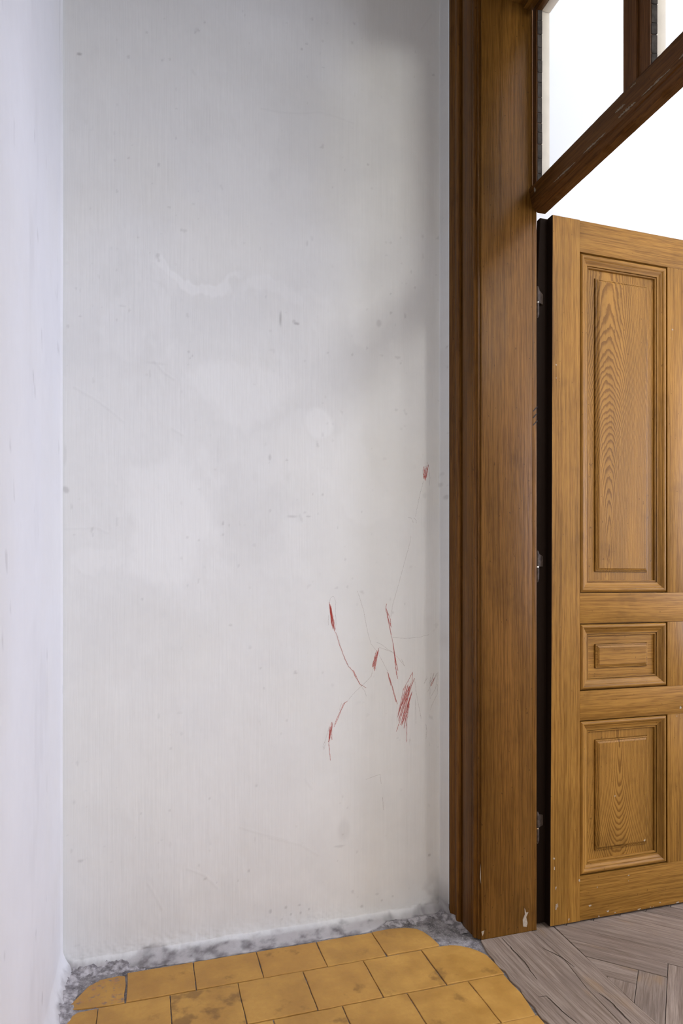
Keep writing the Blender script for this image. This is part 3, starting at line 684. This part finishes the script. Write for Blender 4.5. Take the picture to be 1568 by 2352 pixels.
for m in range(-5, 6):
    for k in range(-32, 40):
        for kind in 'AB':
            bp, bq = p0 + k * w + m * L, q0 + k * w - m * L
            if kind == 'A': pr = (bp, bp + w, bq - L, bq)
            else: pr = (bp + w - L, bp + w, bq, bq + w)
            poly = [toxy(pr[0] + g, pr[2] + g), toxy(pr[1] - g, pr[2] + g), toxy(pr[1] - g, pr[3] - g), toxy(pr[0] + g, pr[3] - g)]
            poly = clip(poly, -1, 0, -1.240 + 0.0)if min(p[1] for p in poly) > 1.75 else clip(poly, -1, 0.066, -1.1255)
            if len(poly) >= 3: poly = clip(poly, 1, 0, 2.75)
            if len(poly) >= 3: poly = clip(poly, 0, -1, -0.62)
            if len(poly) >= 3: poly = clip(poly, 0, 1, YW - .002)
            if len(poly) < 3: continue
            ar = abs(sum(poly[i][0] * poly[(i + 1) % len(poly)][1] - poly[(i + 1) % len(poly)][0] * poly[i][1] for i in range(len(poly)))) / 2
            if ar < 2e-5: continue
            poly = [p for i, p in enumerate(poly) if math.hypot(p[0] - poly[i - 1][0], p[1] - poly[i - 1][1]) > 1e-4]
            if len(poly) < 3: continue
            prism('parquet_board', poly, -0.012, rng.uniform(-0.0008, 0.0008), 'plank' + kind, pf, 0.0009)
            n_boards += 1
for nm, a in (('parquet_field', (2.75, 4.2, -3.2, YW)), ('parquet_field', (1.18, 2.75, -3.2, 0.62))):
    o = box(nm, *a, -0.012, -0.001, 'parquet_far', pf); o['kind'] = 'stuff'
def ribbon(name, pl, width, fn, mat, parent, normal, taper=True):
    """thin strip along points; fn maps (a, b) to a point, normal is the face normal"""
    pts = [Vector(fn(*p)) for p in pl]; V = []; F = []
    nn = len(pts)
    for i, p in enumerate(pts):
        d = (pts[min(i + 1, nn - 1)] - pts[max(i - 1, 0)])
        if d.length < 1e-9: d = Vector((1, 0, 0))
        s = d.normalized().cross(normal) * width * 0.5
        if taper: s = s * (0.35 + 0.65 * math.sin(math.pi * (i + 0.5) / nn))
        V += [p + s, p - s]
    for i in range(nn - 1): F.append((2 * i, 2 * i + 1, 2 * i + 3, 2 * i + 2))
    return V, F
def dens(pl, step):
    out = [pl[0]]
    for a, b in zip(pl[:-1], pl[1:]):
        k = max(1, int(math.hypot(b[0] - a[0], b[1] - a[1]) / step))
        for j in range(1, k + 1): out.append((a[0] + (b[0] - a[0]) * j / k, a[1] + (b[1] - a[1]) * j / k))
    return out
for pl in FCRACK:
    pl = [(x + rng.uniform(-.0012, .0012), y + rng.uniform(-.0012, .0012)) for x, y in dens(pl, 0.012)]
    V, F = ribbon('crack', pl, 0.0028, lambda x, y: (x, y, 0.0014), 'dark_crack', pf, Vector((0, 0, 1)))
    mobj('crack', V, F, 'dark_crack', pf)

# ------------------------------------------------------------------ crayon drawing on the back wall
crng = random.Random(11)
LAB = {'tip': 'small red scribble with a thin line below it', 'long': 'long thin brown crayon line', 'stem': 'doubled red crayon stem',
       'feather': 'red feather-shaped scribble with a trailing line', 'arc': 'thin brown crayon arcs', 'bar': 'short red crayon bar',
       'tail': 'red scribble tapering downwards', 'limb': 'thin red slanting limb', 'block': 'dense red hatched block',
       'smear': 'brown scribble beside the door casing', 'thin': 'faint thin crayon lines'}
for nm, strokes in CRAYON.items():
    V, F, mi = [], [], []
    for kind, pl in strokes:
        rep = 2 if kind == 'r' else 1
        for q in range(rep):
            p2 = dens(pl, 0.006)
            p2 = [(x + crng.uniform(-.0006, .0006) + q * crng.uniform(-.0014, .0014), z + crng.uniform(-.0006, .0006)) for x, z in p2]
            arr = np.array(p2); ps = wall_push(arr[:, 0], arr[:, 1])
            pts = [(x, YB - float(s) - 0.0007, z) for (x, z), s in zip(p2, ps)]
            V1, F1 = ribbon('', list(zip(range(len(pts)), [0] * len(pts))), 0.0011 if kind == 'r' else 0.0009, lambda i, _: pts[i], None, None, Vector((0, -1, 0)), False)
            b = len(V); V += V1; F += [tuple(b + i for i in f) for f in F1]; mi += [0 if kind == 'r' else 1] * len(F1)
    o = mobj('crayon_mark', V, F, 'crayon_red', wall_back)
    o.data.materials.append(M['crayon_brown']); o.data.polygons.foreach_set('material_index', mi)
    o['label'] = LAB[nm]

# ------------------------------------------------------------------ door frame: jambs, head, casing
frame = empty('trim_1', (XC, YJ, 0), 'brown varnished door frame with moulded casing', 'door frame', 'structure')
def jamb_board(y_face, s):
    # wide reveal board, then the narrow rebate strip at the room side
    y0, y1 = sorted((y_face, y_face + s * 0.03))
    box('jamb_board', 0.9815, 1.1600, y0, y1, 0.0, ZH + 0.02, 'frameZ', frame, 0.0014)
    y0, y1 = sorted((y_face + s * 0.0008, y_face + s * 0.03))
    box('rebate_strip', 1.1606, 1.1765, y0, y1, 0.0, 2.300, 'frameZ', frame, 0.0012)
jamb_board(YJ, 1); jamb_board(YN, -1)
box('head_board', 0.9785, 1.160, YN, YJ, ZH, ZH + 0.025, 'frameY', frame, 0.0014)
box('head_strip', 1.128, 1.160, YN, YJ, ZH - 0.012, ZH, 'frameY', frame, 0.003)
CAS = [(1.9385, XC), (1.9385, .9575), (1.936, .9560), (1.933, .9557), (1.926, .9590), (1.919, .9635),
       (1.913, .9665), (1.907, .9670), (1.903, .9640), (1.897, .9600), (1.890, .9590), (1.884, .9610), (1.880, .9650), (1.8795, .9840),
       (1.868, .9840), (1.8665, .9690), (1.863, .9675), (1.806, .9675), (1.803, .9690), (1.8025, .9820), (1.7985, .9820), (1.798, .9690), (1.795, .9655), (1.790, .9645),
       (1.785, .9660), (1.7815, .9700), (1.781, .9735), (1.7745, .9735), (1.7735, .9745), (1.7733, XC)]
extrude_z('casing_moulding', [(x, y) for y, x in CAS], 0.0, ZH + 0.22, 'casingZ', frame, 0.75)
extrude_z('casing_moulding', [(x, YN - (y - YJ)) for y, x in CAS], 0.0, ZH + 0.22, 'casingZ', frame, 0.75)
extrude_y('casing_moulding', [(x - 0.001, ZH + (y - YJ)) for y, x in CAS], YN + 0.001, YJ - 0.001, 'casingY', frame, 0.75)
# casing on the room side
box('room_casing', XR, XR + 0.010, YJ + 0.032, YJ + 0.12, 0, ZH + 0.1, 'frameZ', frame, 0.003)
box('room_casing', XR, XR + 0.022, YN - 0.12, YN - 0.004, 0, ZH + 0.1, 'frameZ', frame, 0.003)
def flat_poly(name, poly, y, th, mat, parent):
    n = len(poly)
    V = [(x, y, z) for x, z in poly] + [(x, y - th, z) for x, z in poly]
    F = [tuple(range(n)), tuple(range(2 * n - 1, n - 1, -1))] + [(i, n + i, n + (i + 1) % n, (i + 1) % n) for i in range(n)]
    return mobj(name, V, F, mat, parent)
for pl in PEN:
    V, F = ribbon('', dens(pl, 0.004), 0.0030, lambda x, z: (x, YJ - 0.0005, z), None, None, Vector((0, -1, 0)), False)
    o = mobj('pen_stroke', V, F, 'ink', frame); o['label'] = 'short slanting black pen stroke'
for pl in JCHIP:
    flat_poly('bare_chip', pl, YJ - 0.0001, 0.0003, 'chip', frame)['label'] = 'pale chip in the varnish'

# ------------------------------------------------------------------ transom window
win = empty('window_1', (1.16, YJ, 2.26), 'dark wooden transom window over the doorway with bright panes', 'window', 'structure')
BAR = [(1.150, 2.3330), (1.1485, 2.330), (1.1492, 2.3200), (1.1510, 2.3170), (1.1545, 2.2960), (1.1590, 2.2790), (1.1605, 2.2765), (1.1650, 2.2750), (1.1720, 2.2660), (1.1788, 2.2617), (1.2060, 2.2617), (1.2060, 2.3330)]
def bar_mesh():
    ys = np.linspace(YN + .001, YJ - .001, 90); r = random.Random(5)
    V, F = [], []
    n = len(BAR)
    for i, y in enumerate(ys):
        for j, (x, z) in enumerate(BAR):
            a = 0.0016 if j in (5, 6, 9) else 0.0003
            V.append((x + r.uniform(-a, a) * .6, y, z + r.uniform(-a, a)))
    for i in range(len(ys) - 1):
        for j in range(n): F.append((i * n + j, i * n + (j + 1) % n, (i + 1) * n + (j + 1) % n, (i + 1) * n + j))
    F += [tuple(range(n)), tuple(range(len(V) - 1, len(V) - n - 1, -1))]
    bm = bmesh.new(); vs_ = [bm.verts.new(v) for v in V]
    for f in F: bm.faces.new([vs_[i] for i in f])
    return bmobj('transom_bar', bm, 'bar', win, 0.5)
tbar = bar_mesh()
# worn flakes on the bar
fl_ = random.Random(3)
def px_(z): return float(np.interp(z, [2.2765, 2.279, 2.296, 2.317, 2.32], [1.1605, 1.159, 1.1545, 1.151, 1.1492])) - 0.0011
for yc, ln, wd_, zc in ((1.738, 0.010, 0.012, 2.3105), (1.60, 0.10, 0.0030, 2.2830), (1.47, 0.09, 0.0036, 2.2825), (1.365, 0.035, 0.0055, 2.3020), (1.345, 0.06, 0.0050, 2.2850), (1.25, 0.09, 0.0030, 2.2830), (1.315, 0.020, 0.0040, 2.3230), (1.14, 0.08, 0.0050, 2.2840), (1.05, 0.05, 0.004, 2.2830)):
    up, dn = [], []
    for i in range(19):
        tt = i / 18; y = yc + (tt - .5) * ln; hh = wd_ * math.sin(math.pi * (0.04 + 0.92 * tt)) ** .6
        up.append((y, zc + hh * fl_.uniform(.1, 1.0) + tt * .002)); dn.append((y, zc - hh * fl_.uniform(.0, .7) - .0004 + tt * .002))
    V = [(px_(z), y, z) for pr in zip(up, dn) for y, z in pr]
    mobj('bare_flake', V, [(2 * i, 2 * i + 1, 2 * i + 3, 2 * i + 2) for i in range(18)], 'flake', tbar)
# sash: stiles, mullion, rails
GX = 1.1800                    # glass plane
SB, ST = 2.333, 2.8800
def sash_upright(nm, ya, yb):
    # ya > yb; corridor half in dark wood, room half in cream paint
    o = box(nm, 1.1610, GX, yb, ya, SB, ZH, 'sash', win, 0.0015)
    box('room_face', GX, 1.2095, yb + 0.0006, ya - 0.0006, SB, ZH, 'cream', o, 0.003)
    return o
sash_upright('stile', YJ - 0.0008, 1.7455)
mul = sash_upright('mullion', 1.3600, 1.2720)
box('mullion_bead', 1.1530, 1.1612, 1.3085, 1.3335, SB, ZH, 'sash', mul, 0.003)
box('mullion_bead', 1.1575, 1.1612, 1.3335, 1.3600, SB, ZH, 'sash', mul, 0.002)
sash_upright('stile', 0.7700, YN + 0.0008)
def sash_rail(z0, z1):
    for a, b in ((1.3600, 1.7455), (0.7700, 1.2720)):
        o = box('rail', 1.1610, GX, a, b, z0, z1, 'bar', win, 0.0015)
        box('room_face', GX, 1.2095, a, b, z0, z1, 'cream', o, 0.003)
sash_rail(ST, ZH)
for a, b in ((1.3600, 1.7455), (0.7700, 1.2720)):
    box('pane', GX - 0.0015, GX + 0.0015, a, b, SB, ST, 'glass', win)
prng = random.Random(9)
for yy in (1.7455, 1.2720):
    z = SB
    while z < ST - 0.006:
        hgt = prng.uniform(0.026, 0.050); z2 = min(z + hgt, ST)
        t = 0.0028 + prng.uniform(-.0005, .0005); xa = 1.1640 + prng.uniform(0, 0.0015)
        zl, zh = z + prng.uniform(.0009, .0018), z2 - prng.uniform(.0009, .0018)
        sk = prng.uniform(-.002, .002)
        V = [(xa, yy, zl), (GX - .0016, yy, zl + sk), (GX - .0016, yy - t * 1.6, zl + sk), (xa, yy - t * .6, zl),
             (xa, yy, zh), (GX - .0016, yy, zh), (GX - .0016, yy - t * 1.6, zh), (xa, yy - t * .6, zh)]
        F = [(3, 2, 1, 0), (4, 5, 6, 7), (0, 1, 5, 4), (1, 2, 6, 5), (2, 3, 7, 6), (3, 0, 4, 7)]
        mobj('putty', V, F, 'putty', win)
        z = z2

# ------------------------------------------------------------------ open door leaf
door = empty('door_1', (1.19, YL + 0.02, 0), 'open brown wooden panelled door standing at right angles to the doorway', 'door', 'structure')
ZB, ZT = 0.007, 2.262
x_in, x_pr = 1.3333, 1.6805            # first column of panels
x2_in, x2_pr = 1.7755, 2.1227          # second column
X_END = 2.232
TH = 0.045
def leaf_stile():
    lv = []
    for z in (ZB, 0.9, 2.0, ZT):
        xf = 1.2206 + (1.2302 - 1.2206) * z / ZT + (0.0015 if z == 0.9 else 0)
        xl = 1.1895 + (0.0005 * z if z <= 2.0 else 0.001 + (z - 2.0) / 0.262 * 0.0135)
        lv.append([(xf + 0.002, YL, z), (xf, YL + 0.002, z), (xf, YL + 0.027, z), (xl + .0015, YL + 0.027, z), (xl, YL + 0.0285, z), (xl, YL + TH, z), (x_in - .0005, YL + TH, z), (x_in - .0005, YL, z)])
    V = [p for l in lv for p in l]; n = 8; F = []
    for k in range(len(lv) - 1):
        for i in range(n): F.append((k * n + i, k * n + (i + 1) % n, (k + 1) * n + (i + 1) % n, (k + 1) * n + i))
    bm = bmesh.new(); vs_ = [bm.verts.new(v) for v in V]
    for f in F: bm.faces.new([vs_[i] for i in f])
    bm.faces.new(vs_[:n]); bm.faces.new(vs_[-n:])
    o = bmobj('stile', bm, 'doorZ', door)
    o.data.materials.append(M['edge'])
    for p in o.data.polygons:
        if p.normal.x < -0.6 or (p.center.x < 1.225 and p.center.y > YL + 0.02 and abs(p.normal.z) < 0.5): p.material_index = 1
    return o
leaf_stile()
box('stile', x2_pr + .0005, X_END, YL, YL + TH, ZB, ZT, 'doorZ', door, 0.001)
rails = [(2.1600, ZT - 0.001), (0.9637, 1.0613), (0.6507, 0.7458), (ZB + .001, 0.1495)]
for z0, z1 in rails:
    box('rail', x_in, x2_pr, YL + 0.0003, YL + TH, z0, z1, 'doorX', door, 0.0008)
openings = [(1.0613, 2.1600), (0.7458, 0.9637), (0.1495, 0.6507)]
for z0, z1 in openings:
    box('muntin', x_pr, x2_in, YL + 0.0002, YL + TH, z0 + .0004, z1 - .0004, 'doorZ', door, 0.0008)
PROF = [(0.0006, -0.018), (0.0006, -0.0150), (0.0030, -0.0150), (0.0036, -0.0045), (0.0058, -0.0014), (0.0085, 0.0004), (0.0115, 0.0008), (0.0145, 0.0000), (0.0172, -0.0020),
        (0.0190, -0.0038), (0.0198, -0.0046), (0.0220, -0.0050), (0.0240, -0.0062), (0.0265, -0.0082), (0.0295, -0.0096), (0.0330, -0.0102), (0.0352, -0.0100),
        (0.0354, -0.0150), (0.0368, -0.0150), (0.0374, -0.0120), (0.0408, -0.0122), (0.0418, -0.0135), (0.0420, -0.0190)]
def panel(x0, x1, z0, z1, mat):
    ins = 0.0705
    rings = [(0.0, -0.0185), (ins - .0018, -0.0185), (ins - .0014, -0.0220), (ins, -0.0220), (ins + .0003, -0.0138), (ins + .0035, -0.0132), (ins + .0037, -0.0150), (ins + .0046, -0.0150), (ins + .0050, -0.0122), (ins + .0105, -0.0100), (ins + .0108, -0.0086)]
    V, F = [], []
    for d, p in rings: V += [(x0 + d, YL - p, z0 + d), (x1 - d, YL - p, z0 + d), (x1 - d, YL - p, z1 - d), (x0 + d, YL - p, z1 - d)]
    for k in range(len(rings) - 1):
        for i in range(4): F.append((4 * k + i, 4 * k + (i + 1) % 4, 4 * k + 4 + (i + 1) % 4, 4 * k + 4 + i))
    b = 4 * (len(rings) - 1); F.append((b, b + 1, b + 2, b + 3))
    nb = len(V); V += [(x0, YL + 0.032, z0), (x1, YL + 0.032, z0), (x1, YL + 0.032, z1), (x0, YL + 0.032, z1)]
    F.append((nb + 3, nb + 2, nb + 1, nb))
    for i in range(4): F.append((nb + i, nb + (i + 1) % 4, (i + 1) % 4, i))
    o = mobj('panel', V, F, mat, door)
    # four mitred lengths of moulding
    for side in range(4):
        V, F = [], []
        for d, p in PROF:
            y = YL - p
            if side == 0: V += [(x0 + d, y, z1 - d), (x1 - d, y, z1 - d)]
            elif side == 1: V += [(x1 - d, y, z1 - d), (x1 - d, y, z0 + d)]
            elif side == 2: V += [(x1 - d, y, z0 + d), (x0 + d, y, z0 + d)]
            else: V += [(x0 + d, y, z0 + d), (x0 + d, y, z1 - d)]
        n = len(PROF)
        F = [(2 * i, 2 * i + 1, 2 * i + 3, 2 * i + 2) for i in range(n - 1)]
        F += [tuple(range(0, 2 * n, 2))[::-1], tuple(range(1, 2 * n, 2)), (2 * n - 2, 2 * n - 1, 1, 0)]
        bm = bmesh.new(); vs_ = [bm.verts.new(v) for v in V]
        for f in F: bm.faces.new([vs_[i] for i in f])
        bmobj('moulding', bm, 'doorX' if side in (0, 2) else 'doorZ', o, 0.5)
    return o
for i, (z0, z1) in enumerate(openings):
    panel(x_in, x_pr, z0, z1, ['panel_tall', 'panel_mid', 'panel_low'][i])
    panel(x2_in, x2_pr, z0, z1, ['panel_plain', 'panel_mid', 'panel_plain'][i])
# pale nicks in the varnish
nr_ = random.Random(21)
for x, z, rx, rz in DCHIP:
    if z < ZB + 0.004: z = ZB + 0.004
    if x < 1.2320: x = 1.2330
    y_s = YL + 0.0086 if abs(z - 0.25) < 0.03 and 1.45 < x < 1.6 else YL
    k = 7; pl = []
    for i in range(k):
        a = 2 * math.pi * i / k; f_ = nr_.uniform(.25, .9)
        pl.append((x + rx * f_ * math.cos(a), max(ZB + .001, z + rz * f_ * math.sin(a))))
    flat_poly('bare_chip', pl, y_s, 0.0003, 'chip', door)
# hinges
def cyl(name, x, y, z0, z1, r0, r1, mat, parent, n=14):
    V = [(x + r0 * math.cos(2 * math.pi * i / n), y + r0 * math.sin(2 * math.pi * i / n), z0) for i in range(n)]
    V += [(x + r1 * math.cos(2 * math.pi * i / n), y + r1 * math.sin(2 * math.pi * i / n), z1) for i in range(n)]
    F = [(i, (i + 1) % n, n + (i + 1) % n, n + i) for i in range(n)] + [tuple(range(n - 1, -1, -1)), tuple(range(n, 2 * n))]
    return mobj(name, V, F, mat, parent, 0.8)
for zt in (2.030, 1.193, 0.366):
    hx, hy = 1.1835, 1.7740
    hg = cyl('hinge', hx, hy, zt - 0.046, zt - 0.006, 0.0058, 0.0058, 'iron', door)
    hg['label'] = 'dark iron lift-off hinge'
    cyl('finial', hx, hy, zt - 0.006, zt + 0.004, 0.0058, 0.0020, 'iron', hg)
    cyl('ring', hx, hy, zt - 0.0495, zt - 0.046, 0.0050, 0.0050, 'brass', hg)
    cyl('pin_socket', hx, hy, zt - 0.086, zt - 0.0495, 0.0054, 0.0056, 'iron', hg)
    cyl('finial', hx, hy, zt - 0.096, zt - 0.086, 0.0020, 0.0054, 'iron', hg)
    V = [(hx, hy - .002, zt - .004), (1.212, hy + .012, zt - .013), (1.212, hy + .012, zt - .046), (hx, hy - .002, zt - .046),
         (hx, hy + .002, zt - .004), (1.212, hy + .016, zt - .013), (1.212, hy + .016, zt - .046), (hx, hy + .002, zt - .046)]
    mobj('hinge_plate', V, [(0, 1, 2, 3), (7, 6, 5, 4), (0, 4, 5, 1), (1, 5, 6, 2), (2, 6, 7, 3), (3, 7, 4, 0)], 'iron', hg)
print('parquet boards', n_boards)

# ------------------------------------------------------------------ globe lamp of the room and the added second globe (outside the photograph)
def globe_lamp(pos, glow, label):
    e = empty('pendant_lamp', (pos[0], pos[1], CEIL), label, 'lamp'); e['group'] = 'globe lamps of the room'
    bm = bmesh.new(); bmesh.ops.create_uvsphere(bm, u_segments=14, v_segments=8, radius=LAMP_R)
    for v in bm.verts: v.co += Vector(pos)
    n = NT('opal_glow'); n.b.inputs['Emission Color'].default_value = (1.0, 0.97, 0.93, 1); n.b.inputs['Emission Strength'].default_value = glow
    M['opal'] = n.done((0.9, 0.9, 0.88), 0.3)
    bmobj('globe', bm, 'opal', e, 1.0)
    cyl('rod', pos[0], pos[1], pos[2] + LAMP_R - 0.005, CEIL, 0.008, 0.008, 'brass', e)
    cyl('ceiling_cup', pos[0], pos[1], CEIL - 0.05, CEIL, 0.03, 0.05, 'brass', e)
globe_lamp(*LAMPS[0], 'white opal globe lamp nearer the room window')
globe_lamp(*LAMPS[1], 'added white opal globe lamp nearer the doorway wall')
